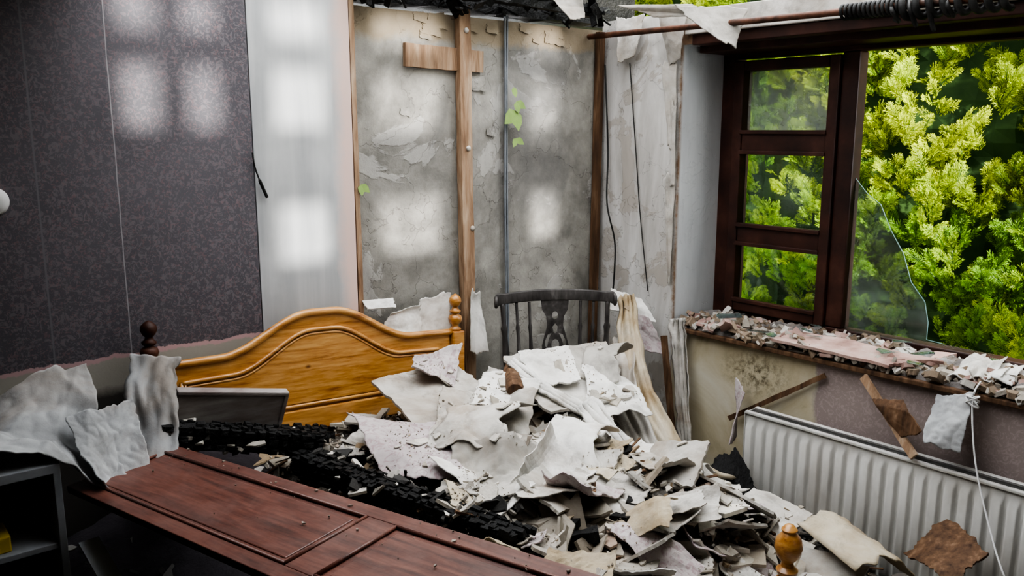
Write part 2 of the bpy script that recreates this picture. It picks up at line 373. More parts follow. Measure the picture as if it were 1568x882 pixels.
js=[beamg((x,.1,2.34),(x+random.uniform(-.05,.05),-2.08,2.34),.05,.09,seg=14,jit=.16) for x in (-2.0,-1.45,-.95,-.4)]
v,f=join(js); obj('roof_joist',v,f,'char')
v,f=join([beamg((-1.36,.12,2.235),(-.02,.12,2.235),.12,.09,seg=20,jit=.18),beamg((-1.36,.0,2.225),(-.05,-.03,2.24),.05,.03,seg=18,jit=.3),
          beamg((-1.3,-.12,2.24),(-.1,-.02,2.22),.04,.03,seg=18,jit=.3)])
obj('charred_plate_timber',v,f,'char')
boxes('wall_loft_gable',[((-4.3,.22,2.2),(.42,.34,3.0))],'char')
boxes('loft_sun_blocker',[((-4.4,-2.25,2.28),(.42,-2.12,3.62))],'greyb')  # unseen slab added to stop the sun entering the ceiling hole
# ------------------------------------------------------------------ window
w=empty('window_1'); X0,X1=.30,.37
fr=[((X0,-.52,.82),(X1,-.43,2.06)),((X0,-2.3,2.01),(X1,-.52,2.07)),((X0,-2.3,.80),(X1,-.52,.865)),((X0,-1.105,.865),(X1,-1.03,2.01)),((X0,-2.3,.865),(X1,-2.22,2.01))]
boxes('frame',fr,'winframe',.006,w)
a,b=-1.03,-.52
sa=[((X0-.02,a,.865),(X1-.02,a+.045,2.0)),((X0-.02,b-.05,.865),(X1-.02,b,2.0)),((X0-.02,a+.045,1.955),(X1-.02,b-.05,2.0)),((X0-.02,a+.045,.865),(X1-.02,b-.05,.91)),
    ((X0-.015,a+.045,1.60),(X1-.02,b-.05,1.69)),((X0-.015,a+.045,1.185),(X1-.02,b-.05,1.27))]
boxes('casement',sa,'winframe',.005,w)
bd=[]
for z in (1.61,1.70,1.195,1.28,.93): bd.append(((X0-.03,a+.04,z-.022),(X0-.005,b-.045,z-.004)))
boxes('glazing_bead',bd,'winframe',.003,w)
boxes('pane_upper',[((.325,a+.045,1.69),(.329,b-.05,1.955))],'dirtyglass',0,w)
boxes('pane_middle',[((.325,a+.045,1.27),(.329,b-.05,1.60))],'glass',0,w)
boxes('pane_lower',[((.325,a+.045,.91),(.329,b-.05,1.185))],'glass',0,w)
pts=[(-1.105,1.50),(-1.16,1.44),(-1.22,1.40),(-1.27,1.30),(-1.33,1.21),(-1.37,1.10),(-1.43,1.03),(-1.45,.95),(-1.45,.88),(-1.52,.875),(-1.7,.87),(-1.7,.86),(-1.105,.86)]
n=len(pts); vs=[V(.333,y,z) for y,z in pts]+[V(.338,y,z) for y,z in pts]
obj('broken_pane',vs,[tuple(range(n)),tuple(range(n,2*n))[::-1]]+[(i,(i+1)%n,n+(i+1)%n,n+i) for i in range(n)],'shardglass',parent=w)
M['edge']=mat_simple('glass_edge',[(.3,(.2,.38,.36)),(.7,(.4,.6,.58))],5,.2)
v,f=tubeg([(.335,y,z) for y,z in pts[:10]],.0016,6); obj('broken_edge',v,f,'edge',True,w)
boxes('trim_window_sill',[((-.035,-3.0,.795),(.30,-.46,.815))],'darklath',.004)
boxes('trim_lintel',[((-.02,-3.4,2.10),(.06,-.47,2.2))],'paper',.004)
boxes('trim_lintel_dark',[((.1,-2.4,2.03),(.3,-.46,2.075)),((-.005,-3.4,2.055),(.07,-.5,2.10))],'winframe',.004)
# ------------------------------------------------------------------ battens and services on back wall
def batten(name,a,b,w_,h_,mat='lath',seg=10,jit=.04):
    v,f=beamg(a,b,w_,h_,up=V(0,1,0),seg=seg,jit=jit); return obj(name,v,f,mat)
batten('timber_batten',(-.845,.020,2.2),(-.83,.020,.55),.058,.036,seg=16,jit=.06)
batten('timber_batten',(-1.372,.02,2.2),(-1.368,.02,.7),.02,.036)
batten('timber_batten',(-.035,.02,2.15),(-.055,.02,.6),.035,.03,'darklath')
batten('batten_crosspiece',(-1.125,.030,1.99),(-.735,.030,1.98),.09,.018,'lath')
gs=[]
for z in (2.1,1.62,1.28):
    g=lathe([(.004,-.01),(.010,-.006),(.012,0),(.006,.005)],8); mt=Matrix.Translation((-.83+random.uniform(-.02,.015),-.001,z))@Matrix.Rotation(math.pi/2,4,'X')
    gs.append(([mt@p for p in g[0]],g[1]))
v,f=join(gs); obj('batten_fixing',v,f,'paper',True)
gs=[tubeg(smoothpath([(-.615,.025,2.18),(-.612,.025,1.8),(-.618,.022,1.4),(-.612,.022,1.0),(-.615,.02,.6)]),.005),
    tubeg(smoothpath([(-.600,.025,2.18),(-.602,.028,1.8),(-.602,.026,1.4),(-.6,.022,1.0),(-.6,.02,.6)]),.005)]
v,f=join(gs); obj('electrical_cable',v,f,'cable',True)
v,f=tubeg(smoothpath([(-.03,-.01,2.0),(-.02,-.03,1.6),(-.05,-.06,1.35),(-.03,-.1,1.15),(-.06,-.12,.9)]),.004); obj('hanging_wire',v,f,'black',True)
v,f=tubeg(smoothpath([(-.012,-.15,2.0),(-.01,-.2,1.6),(-.012,-.24,1.3),(-.012,-.30,.95)]),.0025); obj('hanging_wire',v,f,'black',True)
v,f=tubeg(smoothpath([(-1.79,-.012,1.62),(-1.785,-.014,1.57),(-1.77,-.016,1.52),(-1.745,-.014,1.46)]),[.003]*8+[.003]*8+[.006]*9); obj('hanging_wire',v,f,'black',True)
v,f=lathe([(.04,0),(.042,.01),(.035,.02),(.015,.024)],24); mt=Matrix.Translation((-2.59,0,1.49))@Matrix.Rotation(math.pi/2,4,'X')
obj('light_switch',[mt@p for p in v],f,'plug',True)
for i,P in enumerate([((-1.3,-.01,.9),(-1.12,-.05,.86),(-1.1,-.02,.99),(-1.24,-.0,.96)),((-1.14,-.03,.84),(-.98,-.06,.82),(-.95,0,1.02),(-1.1,0,1.0)),((-.86,-.03,.74),(-.78,-.05,.74),(-.78,0,1.0),(-.83,0,1.02)),
     ((-1.36,-.03,1.0),(-1.27,-.1,1.01),(-1.26,-.05,1.035),(-1.37,0,1.035))]):
    sheet('torn_paper_flap',P,60+i,'white',.003,amp=.15,rag=.08,curl=.1)
gs=[]
for i in range(14):
    x=random.uniform(-1.33,-.07); z=random.uniform(2.06,2.13) if i<11 else random.uniform(1.6,2.0)
    s=random.uniform(.02,.06)
    gs.append(sheetg(((x,.036,z),(x+s*1.5,.028,z-.01),(x+s*1.4,.033,z+s),(x,.038,z+s*.9)),i,amp=.08,rag=.12,nx=12,ny=12))
v,f=join(gs); o=obj('plaster_flakes',v,f,'render'); o.modifiers.new('s','SOLIDIFY').thickness=.004
gs=[]
for x,z,s in ((-.585,1.86,.05),(-.575,1.76,.10),(-.57,1.64,.05),(-1.355,1.47,.05),(-.57,1.80,.06)):
    for k in range(2):
        a=random.uniform(-.5,.5)+k*.9-.4; c=V(x,.0,z+.02); d=V(math.sin(a),-.15,-math.cos(a)*.9)*s; sd=V(math.cos(a),0,math.sin(a))*s*.3
        gs.append(([c,c+d*.25+sd,c+d*.6+sd*.9,c+d,c+d*.6-sd*.9,c+d*.25-sd],[(0,1,2,3,4,5)]))
M['greenleaf']=mat_simple('creeper_leaf',[(.3,(.16,.26,.07)),(.7,(.3,.42,.14))],8,.5)
v,f=join(gs); obj('creeper_leaves',v,f,'greenleaf')
# ------------------------------------------------------------------ curtain pole
v,f=join([tubeg([(-.1,.03,2.125),(-.1,-.6,2.118),(-.1,-1.3,2.11),(-.1,-2.0,2.1),(-.1,-3.4,2.09)],.013,12)])
obj('curtain_pole',v,f,'pipe',True)
hel=[(-.1+.024*math.cos(i*2*math.pi/14),-1.24-i*.0012,2.108+.024*math.sin(i*2*math.pi/14)) for i in range(14*13)]
gs=[tubeg(hel,.006,6)]
hel=[(-.1+.03*math.cos(i*.45),-1.45-i*.0032,2.1+.034*math.sin(i*.45)) for i in range(110)]
gs.append(tubeg(hel,.012,6))
for k in range(4):
    y=-1.42-k*.06; gs.append(tubeg(smoothpath([(-.1,y,2.12),(-.13,y-.02,2.09),(-.1,y-.03,2.06-.02*(k%3)),(-.09,y-.01,2.07)]),.008,6))
v,f=join(gs); obj('curtain_hook_cluster',v,f,'black',True)
for i,P in enumerate([((-.25,-.60,2.19),(-.05,-.8,2.17),(-.1,-.80,2.02),(-.16,-.77,2.04)),((-.34,-.38,2.2),(-.2,-.64,2.19),(-.14,-.70,2.145),(-.26,-.5,2.15)),((-.5,-.15,2.24),(-.42,-.25,2.24),(-.40,-.25,2.16),(-.46,-.22,2.15)),
      ((-.06,-.35,2.2),(-.04,-.5,2.2),(-.04,-.46,2.0),(-.03,-.4,1.97)),((-.03,-.08,2.2),(-.03,-.25,2.2),(-.05,-.22,2.03),(-.06,-.12,2.0)),((-.04,-.42,1.82),(-.03,-.45,1.8),(-.03,-.45,1.45),(-.025,-.43,1.45)),((-.03,-.36,1.98),(-.025,-.44,2.0),(-.025,-.44,1.6),(-.022,-.4,1.62)),
      ((-.03,-.40,1.5),(-.022,-.44,1.5),(-.022,-.44,1.0),(-.022,-.42,1.0))]):
    sheet('hanging_ceiling_paper' if i<3 else 'peeling_lining_strip',P,80+i,'paper',.004,amp=.10,rag=.07,curl=.05)
gs=[]
for i in range(60):
    x=random.uniform(-1.36,-.05); y=random.uniform(-.10,.03); z=random.uniform(2.165,2.26); s=random.uniform(.012,.05)
    M4=Matrix.Translation((x,y,z))@Euler((random.uniform(-1,1),random.uniform(-1,1),random.uniform(0,3))).to_matrix().to_4x4()
    gs.append(boxg((-s,-s*.5,-.004),(s,s*.4,.004),M4))
v,f=join(gs); obj('burnt_lath_remains',v,f,'char')
# ------------------------------------------------------------------ radiator
r=empty('radiator')
y0,y1,zb,zt=-.95,-2.55,.05,.55
def radpanel(name,xf,sgn):
    prof=[]; ny=int((y0-y1)/.005)
    for i in range(ny+1):
        t=(i*.005)%.05/.05
        d=.016*(sm(.08,.22,t)-sm(.78,.92,t)); prof.append((y0-i*.005,d))
    zs=[(zb,0),(zb+.03,.0),(zb+.045,1),(zt-.055,1),(zt-.035,0),(zt,0),(zt+.004,-.4)]
    vs=[];fs=[]
    for z,k in zs:
        for y,d in prof:
            vs.append(V(xf-sgn*(d*max(k,0)) + (sgn*.006 if k<0 else 0),y,z))
    n=len(prof)
    for j in range(len(zs)-1):
        for i in range(n-1):
            fs.append((j*n+i,j*n+i+1,(j+1)*n+i+1,(j+1)*n+i))
    o=obj(name,vs,fs,'radiator',True,r); o.modifiers.new('s','SOLIDIFY').thickness=.004
    return o
radpanel('front_panel',-.125,1); radpanel('rear_panel',-.06,-1)
boxes('end_cap',[((-.132,y0-.001,zb+.02),(-.05,y0+.004,zt+.002)),((-.132,y1-.004,zb+.02),(-.05,y1+.001,zt+.002))],'radiator',.003,r)
boxes('top_rim',[((-.136,y1,zt-.004),(-.116,y0,zt+.008)),((-.064,y1,zt-.004),(-.046,y0,zt+.008))],'radiator',.003,r)
boxes('convector_fin',[((-.112,y0-.02-i*.03-.002,zb+.05),(-.07,y0-.02-i*.03,zt-.02)) for i in range(51)],'shelfin',0,r)
boxes('bracket',[((-.05,-1.2,.15),(-.001,-1.17,.45)),((-.05,-2.3,.15),(-.001,-2.27,.45))],'radiator',0,r)
boxes('foot_pipe',[((-.1,y0-.03,0),(-.085,y0-.015,.08))],'pipe',0,r)
# ------------------------------------------------------------------ rubble pile
pile=empty('rubble_pile')
nx,ny=160,150; vs=[];fs=[]
for j in range(ny+1):
    for i in range(nx+1):
        x=-2.6+2.44*i/nx; y=-2.5+2.42*j/ny
        q=V(x*22,y*22,0)
        z=H(x,y)+.02*noise.noise(q)+.012*noise.noise(q*2.3)-.02
        vs.append(V(x,y,max(z,.01)))
for j in range(ny):
    for i in range(nx):
        a=j*(nx+1)+i; fs.append((a,a+1,a+nx+2,a+nx+1))
obj('heap',vs,fs,'rubble',parent=pile)
PAL=[(.9,.89,.86)]*4+[(.7,.67,.61)]*6+[(.52,.485,.43)]*5+[(.32,.295,.26)]*4+[(.5,.4,.28)]*2+[(.09,.085,.08)]*3+[(.7,.57,.5)]
def shardg(c,R_,th,rot,kmin=4,kmax=8):
    k=random.randint(kmin,kmax); an=sorted(random.uniform(0,2*math.pi) for _ in range(k))
    el=random.uniform(.45,1); pts=[(R_*random.uniform(.6,1.1)*math.cos(a),R_*el*random.uniform(.6,1.1)*math.sin(a)) for a in an]
    m=Matrix.Translation(c)@rot
    top=[m@V(x,y,th/2) for x,y in pts]; bot=[m@V(x,y,-th/2) for x,y in pts]
    return top+bot,[tuple(range(k)),tuple(range(k,2*k))[::-1]]+[(k+i,k+(i+1)%k,(i+1)%k,i) for i in range(k)]
def shardset(N,rmin,rmax,th,samp,pal,tilt=.6,power=2.5):
    gs=[];cs=[]
    for i in range(N):
        x,y,z=samp(); R_=rmin+(rmax-rmin)*random.random()**power
        g=shardg((x,y,z+R_*.12),R_,th*random.uniform(.6,1.3),Euler((random.gauss(0,tilt),random.gauss(0,tilt),random.uniform(0,6.3))).to_matrix().to_4x4())
        c=random.choice(pal); k=random.uniform(.8,1.15); gs.append(g); cs+=[(c[0]*k,c[1]*k,c[2]*k,1)]*len(g[0])
    return gs,cs
def shards(name,mat,*sets,parent=None):
    gs=[];cs=[]
    for g,c in sets: gs+=g; cs+=c
    v,f=join(gs); return obj(name,v,f,mat,cols=cs,parent=parent)
def onheap():
    while True:
        x=random.uniform(-2.0,-.18); y=random.uniform(-2.2,-.12)
        if x<-1.95 and y>-.25: continue
        return x,y,H(x,y)
def rightheap():
    x=random.uniform(-1.1,-.18); y=random.uniform(-1.9,-.6); return x,y,H(x,y)+.01
def frontheap():
    x=random.uniform(-1.7,-.5); y=random.uniform(-1.7,-.85); return x,y,H(x,y)+.01
def leftf(): 
    x=random.uniform(-2.57,-2.1); y=random.uniform(-1.6,-.25); return x,y,H(x,y)+.03
def beamtop():
    t=random.random()
    if random.random()<.5: return -2.25+.45*t+random.uniform(-.04,.04),-.46-.1*t+random.uniform(-.05,.09),.83-.12*t+random.uniform(-.05,.0)
    return -1.88+.2*t+random.uniform(-.09,.09),-.55-.7*t,.68-.03*t+random.uniform(-.03,.02)
shards('plaster_debris','shard',shardset(1600,.015,.075,.010,onheap,PAL,.4),shardset(5000,.004,.016,.008,onheap,PAL,.7),
  shardset(130,.04,.10,.011,rightheap,[(.85,.83,.78)]*3+[(.62,.56,.48)]*3+[(.42,.39,.35)]*2+[(.18,.17,.16)]*2+[(.55,.42,.3)],.4,1.4),
  shardset(150,.03,.10,.008,frontheap,[(.85,.83,.79)]*3+[(.6,.57,.52)]*4+[(.4,.37,.33)]*2,.5,1.3),
  shardset(330,.01,.06,.01,leftf,[(.3,.3,.3)]*3+[(.1,.1,.1)]*5+[(.55,.54,.53)],.5),
  shardset(150,.01,.055,.008,beamtop,[(.85,.83,.8)]*3+[(.45,.43,.4)]*3+[(.08,.08,.08)]*4+[(.35,.25,.17)],.6,1.6),parent=pile)
gs=[]
for i in range(140):
    x,y,z=onheap(); a=random.uniform(0,6.3); L=random.uniform(.04,.18); d=V(math.cos(a),math.sin(a),random.uniform(-.4,.5))*L
    c=V(x,y,z+.03); gs.append(beamg(c-d/2,c+d/2,random.uniform(.004,.015),random.uniform(.003,.008)))
v,f=join(gs); obj('timber_splinters',v,f,'darklath',parent=pile)
gs=[]
for i in range(190):
    x=random.uniform(-2.2,-1.2); y=random.uniform(-1.4,-.4); z=H(x,y)+.02
    if i>130: x=random.uniform(-1.0,-.2); y=random.uniform(-1.6,-.7); z=H(x,y)+.02
    a=random.uniform(0,6.3); L=random.uniform(.03,.10); d=V(math.cos(a),math.sin(a),random.uniform(-.3,.3))*L
    c=V(x,y,z); gs.append(beamg(c-d/2,c+d/2,random.uniform(.015,.04),random.uniform(.01,.03),seg=3,jit=.3))
v,f=join(gs); obj('charred_fragments',v,f,'char',parent=pile)
for mk_,N,s0 in (('white',24,1),('paper',38,2),('floral',12,3),('greyb',40,4),('beige',16,5)):
    random.seed(100+s0); gs=[]
    for i in range(N):
        x,y,z=onheap() if i%3 else frontheap()
        s=random.uniform(.05,.11); a=random.uniform(0,6.3); t=random.gauss(0,.33); t2=random.gauss(0,.33)
        if i%5==0: x,y,z=frontheap(); s=random.uniform(.10,.15)
        if x>-1.1 and y>-.5: s*=.6; 
        m=Matrix.Translation((x,y,z+.02+s*.12))@Euler((t,t2,a)).to_matrix().to_4x4(); k=random.uniform(.45,1)
        P=[m@V(-s,-s*k,0),m@V(s*random.uniform(.7,1),-s*k,0),m@V(s,s*k*random.uniform(.5,1),0),m@V(-s*random.uniform(.4,1),s*k,0)]
        gs.append(sheetg(P,s0*50+i,amp=.35 if mk_!='greyb' else .06,folds=4 if mk_!='greyb' else 1,rag=.07,curl=.25 if mk_ in('paper','white','floral') else .03,nx=18,ny=18))
    v,f=join(gs); o=obj('scraps_'+mk_,v,f,mk_,parent=pile)
    o.modifiers.new('s','SOLIDIFY').thickness=.003 if mk_!='greyb' else .009
S=lambda nm,P,seed,mat,th=.003,**k: sheet(nm,P,seed,mat,th,parent=pile,**k)
S('plasterboard_piece',((-1.50,-.60,.68),(-1.46,-.22,.77),(-1.12,-.22,.79),(-1.10,-.48,.73)),1,'paper',.01,amp=.05,folds=2,rag=.05)
S('torn_paper_sheet',((-1.36,-.33,.80),(-1.27,-.22,.84),(-1.1,-.28,.83),(-1.22,-.42,.76)),2,'floral',amp=.25,curl=.2)
S('plasterboard_piece',((-1.04,-.74,.69),(-.98,-.40,.81),(-.46,-.46,.79),(-.62,-.76,.65)),3,'paper',.01,amp=.09,folds=3,rag=.06)
S('plasterboard_piece',((-.99,-.62,.75),(-.90,-.40,.83),(-.66,-.44,.82),(-.78,-.64,.74)),33,'white',.008,amp=.10,folds=3,rag=.08)
S('torn_paper_sheet',((-1.74,-.76,.66),(-1.66,-.40,.72),(-1.42,-.6,.71),(-1.58,-.96,.65)),4,'floral',amp=.2,folds=7,curl=.05)
S('crumpled_lining_paper',((-1.56,-.74,.69),(-1.30,-.45,.76),(-1.08,-.72,.73),(-1.40,-.98,.65)),5,'paper',amp=.34,folds=12,curl=.05,wav=.2,nx=60,ny=60)
S('crumpled_lining_paper',((-1.72,-1.0,.65),(-1.5,-.82,.71),(-1.26,-1.02,.68),(-1.5,-1.2,.64)),6,'greyb',amp=.32,folds=12,curl=.05,wav=.2,nx=60,ny=60)
S('crumpled_lining_paper',((-1.3,-.62,.75),(-1.12,-.45,.80),(-.97,-.62,.76),(-1.18,-.75,.72)),7,'white',amp=.35,folds=9,curl=.1,wav=.2)
S('plasterboard_piece',((-1.45,-1.16,.64),(-1.34,-.82,.70),(-1.04,-.92,.67),(-1.17,-1.18,.60)),8,'greyb',.01,amp=.06,folds=2,rag=.06)
S('crumpled_lining_paper',((-.88,-.80,.67),(-.72,-.56,.75),(-.5,-.62,.73),(-.62,-.85,.61)),9,'white',amp=.3,folds=9,curl=.1,wav=.2)
S('plasterboard_piece',((-1.12,-1.32,.53),(-1.18,-1.04,.62),(-.88,-1.02,.56),(-.82,-1.25,.47)),10,'paper',.01,amp=.07,folds=2,rag=.07)
S('crumpled_lining_paper',((-1.42,-1.5,.5),(-1.4,-1.2,.62),(-1.1,-1.22,.58),(-1.15,-1.45,.45)),23,'white',amp=.25,folds=9,curl=.1)
S('plasterboard_piece',((-1.68,-1.32,.60),(-1.62,-1.08,.63),(-1.42,-1.12,.62),(-1.46,-1.34,.58)),25,'paper',.009,amp=.05,folds=2,rag=.07)
S('plasterboard_piece',((-.98,-1.62,.36),(-1.02,-1.38,.44),(-.76,-1.36,.40),(-.72,-1.56,.33)),26,'greyb',.009,amp=.05,folds=2,rag=.07)
def strip(name,path,w0,w1,seed,mat,side,amp=.03,thick=.004,parent=None):
    pts=smoothpath(path,10); vs=[];fs=[];n=18; so=V(seed*3.3,1,2)
    for i,p in enumerate(pts):
        t=i/(len(pts)-1); d=(pts[min(i+1,len(pts)-1)]-pts[max(i-1,0)]).normalized(); s=V(*side); s=(s-d*s.dot(d)).normalized(); nn=s.cross(d)
        ww=(w0*(1-t)+w1*t)*(1+.25*noise.noise(so+V(t*5,0,0)))
        for k in range(n+1):
            u=k/n-.5; h=abs(noise.noise(so+V(u*3.5,t*2,4)))*amp*3+amp*.3*noise.noise(so+V(u*9,t*8,1))
            edge=.012*noise.noise(so+V(t*14,7 if u>0 else 3,7))*abs(u)*2
            vs.append(p+s*(u*ww+edge)+nn*h)
    for i in range(len(pts)-1):
        for k in range(n):
            a=i*(n+1)+k; fs.append((a,a+1,a+n+2,a+n+1))
    o=obj(name,vs,fs,mat,True,parent); o.modifiers.new('s','SOLIDIFY').thickness=thick; return o
T=lambda nm,pa,w0,w1,seed,mat,side,amp,th=.004: strip(nm,pa,w0,w1,seed,mat,side,amp,th,pile)
T('stained_strip',[(-.22,-.36,.97),(-.33,-.48,.82),(-.43,-.62,.66),(-.51,-.8,.52),(-.5,-.95,.36),(-.36,-1.02,.27)],.07,.2,11,'beige',(.77,-.5,.2),.025)
T('stained_strip',[(-.32,-.44,.80),(-.5,-.6,.68),(-.62,-.78,.56),(-.66,-.98,.42),(-.55,-1.15,.30)],.1,.15,12,'paper',(.77,-.5,.2),.02)
T('lining_strip',[(-.92,-.8,.72),(-.9,-.92,.64),(-.88,-1.05,.54),(-.82,-1.2,.44)],.08,.06,13,'white',(.8,-.5,.1),.008,.01)
T('lining_strip',[(-1.02,-.50,.83),(-.98,-.62,.76),(-.93,-.76,.70),(-.84,-.86,.63)],.045,.05,14,'white',(.8,-.5,.1),.008,.01)
T('curled_paper',[(-1.50,-.88,.65),(-1.43,-.78,.74),(-1.32,-.72,.77),(-1.2,-.68,.73)],.22,.26,61,'paper',(.55,-.8,.15),.006)
T('curled_paper',[(-1.20,-1.06,.60),(-1.16,-.98,.69),(-1.06,-.92,.71),(-.96,-.9,.66)],.14,.2,62,'white',(.5,-.85,-.1),.005)
T('curled_paper',[(-.82,-1.22,.40),(-.78,-1.14,.50),(-.70,-1.10,.52),(-.62,-1.10,.46)],.16,.14,63,'paper',(.5,-.85,.1),.005)
T('curled_paper',[(-.66,-.66,.70),(-.62,-.58,.79),(-.54,-.55,.82),(-.47,-.56,.78)],.12,.16,65,'greyb',(.6,-.8,.1),.005)
S('torn_lining_sheet',((-.28,-.28,.91),(-.1,-.42,.83),(-.11,-.35,.94),(-.2,-.24,.97)),15,'white',.004,amp=.2,curl=.05)
S('torn_lining_sheet',((-.2,-.42,.72),(-.1,-.5,.7),(-.12,-.4,.86),(-.22,-.35,.88)),16,'floral',.004,amp=.3)
strip('hanging_lining_roll',[(-.09,-.54,.87),(-.10,-.58,.68),(-.12,-.62,.45),(-.14,-.67,.2)],.07,.055,24,'paper',(.6,-.77,0),.02)
v,f=beamg((-.16,-.53,.80),(-.2,-.66,.18),.025,.018,up=V(1,0,0),seg=6,jit=.1); obj('leaning_batten',v,f,'darklath')
def roll(name,c,ax,R_,L,a0,a1,seed,mat):
    c=V(*c); ax=V(*ax).normalized(); s=ax.cross(V(0,0,1)).normalized(); u=s.cross(ax); vs=[];fs=[];n=20;m=16
    for j in range(m+1):
        for i in range(n+1):
            a=a0+(a1-a0)*i/n; rr=R_*(1+.25*i/n)+.012*noise.noise(V(i*.3,j*.4,seed)); t=(j/m-.5)*L*(1+.25*noise.noise(V(i*.35,0 if j<m/2 else 5,seed)))
            vs.append(c+ax*t+s*math.cos(a)*rr+u*math.sin(a)*rr)
    for j in range(m):
        for i in range(n):
            a=j*(n+1)+i; fs.append((a,a+1,a+n+2,a+n+1))
    o=obj(name,vs,fs,mat,True); o.modifiers.new('s','SOLIDIFY').thickness=.004; return o
roll('curled_lino_piece',(-.50,-1.62,.22),(.35,1,.12),.15,.28,.5,2.2,3,'beige')
S('plasterboard_piece',((-.66,-1.46,.33),(-.68,-1.22,.38),(-.42,-1.2,.38),(-.4,-1.43,.36)),17,'paper',.01,amp=.05,folds=2,rag=.06)
S('charred_board_piece',((-.46,-1.93,.32),(-.35,-1.74,.33),(-.22,-1.82,.42),(-.32,-1.98,.41)),18,'darklath',.008,amp=.2,folds=4,rag=.1)
S('charred_board_piece',((-.42,-1.12,.24),(-.36,-.96,.40),(-.22,-.98,.42),(-.28,-1.14,.28)),19,'char',.008,amp=.2,folds=4,rag=.1)
sheet('torn_paper_sheet',((-.2,-.92,.42),(-.1,-.9,.4),(-.05,-.84,.66),(-.1,-.93,.62)),20,'floral',.004,amp=.2)
v,f=beamg((-.05,-1.40,.79),(-.16,-1.66,.58),.03,.012,up=V(1,0,0),seg=5,jit=.06); obj('fallen_slat',v,f,'lath')
sheet('brown_paper_piece',((-.1,-1.47,.73),(-.15,-1.60,.63),(-.16,-1.68,.68),(-.12,-1.58,.76)),21,'darklath',.004,amp=.2,folds=3,rag=.05)
sheet('hanging_lining_scrap',((-.05,-1.66,.80),(-.05,-1.80,.81),(-.17,-1.80,.66),(-.17,-1.70,.64)),22,'cloth',.004,amp=.4,folds=6,rag=.06)
v,f=beamg((-.02,-1.23,.75),(-.03,-.80,.46),.02,.008,up=V(1,0,0),seg=8,jit=.2); obj('torn_trim_strip',v,f,'darklath')
# ------------------------------------------------------------------ sill debris
sd_=empty('sill_debris')
def onsill():
    y=random.uniform(-2.2,-.5); x=random.uniform(-.03,.27); return x,y,.832+.05*max(0,noise.noise(V(x*6,y*6,1)))
vs=[];fs=[];nx,ny=24,150
for j in range(ny+1):
    for i in range(nx+1):
        x=-.02+.3*i/nx; y=-.47-1.9*j/ny
        z=.817+.05*abs(noise.noise(V(x*9,y*9,3)))+.025*noise.noise(V(x*25,y*25,1))+.02*sm(.0,.2,x)
        if i==0: z=.8
        vs.append(V(x+(.012*noise.noise(V(y*9,1,1)) if i==0 else 0),y,z))
for j in range(ny):
    for i in range(nx):
        a=j*(nx+1)+i; fs.append((a,a+nx+1,a+nx+2,a+1))
obj('sill_rubble',vs,fs,'mortar',parent=sd_)
shards('pink_plaster_lumps','chipl',shardset(200,.01,.06,.016,onsill,[(1,1,1)]*3+[(.8,.8,.8)],.3,1.5),parent=sd_)
shards('mortar_lumps','shard',shardset(1100,.006,.045,.018,onsill,[(.6,.57,.53)]*3+[(.75,.74,.72)]*2+[(.34,.27,.21)]*4,.5,2.0),parent=sd_)
def og():
    x,y,z=onsill(); return x,y,z+.03
shards('broken_glass_shards','shardglass',shardset(22,.03,.08,.003,og,[(1,1,1)],.15,1),parent=sd_)
o=sheet('fallen_plaster_slab',((-.04,-1.0,.855),(-.05,-1.5,.85),(.1,-1.6,.87),(.1,-1.05,.87)),31,'chipl',.012,amp=.04,folds=3,rag=.10); o.parent=sd_
a=o.data.color_attributes.new('Col','FLOAT_COLOR','POINT'); a.data.foreach_set('color',np.ones(len(o.data.vertices)*4,dtype=np.float32))
gs=[]
for i in range(5):
    y=-1.68-i*.035; gs.append(sheetg(((.0,y,.84+i*.008),(.02,y-.06,.84+i*.008),(.18,y-.05,.90),(.16,y+.02,.88)),35+i,amp=.3,rag=.05,nx=16,ny=16))
v,f=join(gs); o=obj('folded_plastic_sheet',v,f,'white',True); o.modifiers.new('s','SOLIDIFY').thickness=.003
gs=[tubeg(smoothpath([(-.03,-1.8,.86),(-.08,-1.8,.80),(-.14,-1.85,.62),(-.2,-1.93,.45),(-.28,-2.02,.33),(-.3,-2.1,.25)]),.003),
  tubeg([(-.08+.02*math.cos(i*.9)*math.sin(i*.31),-1.8+.02*math.sin(i*.9),.80+.02*math.cos(i*.53)) for i in range(50)],.003,6)]
v,f=join(gs); obj('curtain_cord',v,f,'plug',True)
# ------------------------------------------------------------------ bed
bed=empty('bed_headboard')
def top(s):
    a=abs(s); return .125*(1-sm(.08,.66,a)) + .012*math.cos(s*math.pi/2)
W=.59
def arch(n=60,off=0,k=1.0):
    return [(W*k*(-1+2*i/n), .895-off+top(-1+2*i/n)) for i in range(n+1)]
def archplate(name,k,off,zb_,ya,yb,mat):
    A=arch(60,off,k); vs=[V(x,ya,zb_) for x,_ in A]+[V(x,ya,z) for x,z in A]+[V(x,yb,zb_) for x,_ in A]+[V(x,yb,z) for x,z in A]; n=len(A);fs=[]
    for i in range(n-1):
        fs+=[(i,i+1,n+i+1,n+i),(2*n+i,3*n+i,3*n+i+1,2*n+i+1),(n+i,n+i+1,3*n+i+1,3*n+i),(i,2*n+i,2*n+i+1,i+1)]
    fs+=[(0,n,3*n,2*n),(n-1,3*n-1,4*n-1,2*n-1)]
    return obj(name,vs,fs,mat,False,bed)
archplate('panel',.99,0,.60,-.01,.012,'pine')
archplate('raised_panel',.86,.075,.70,-.015,-.008,'pine')
v,f=tubeg([(x,-.01,z) for x,z in arch(60,-.002,1.0)],.014,10); obj('cap_rail',v,f,'pine',True,bed)
gs=[tubeg([(x,-.014,z) for x,z in arch(60,.062,.89)],.008,8),tubeg([(x,-.013,z) for x,z in arch(60,.078,.87)],.005,8)]
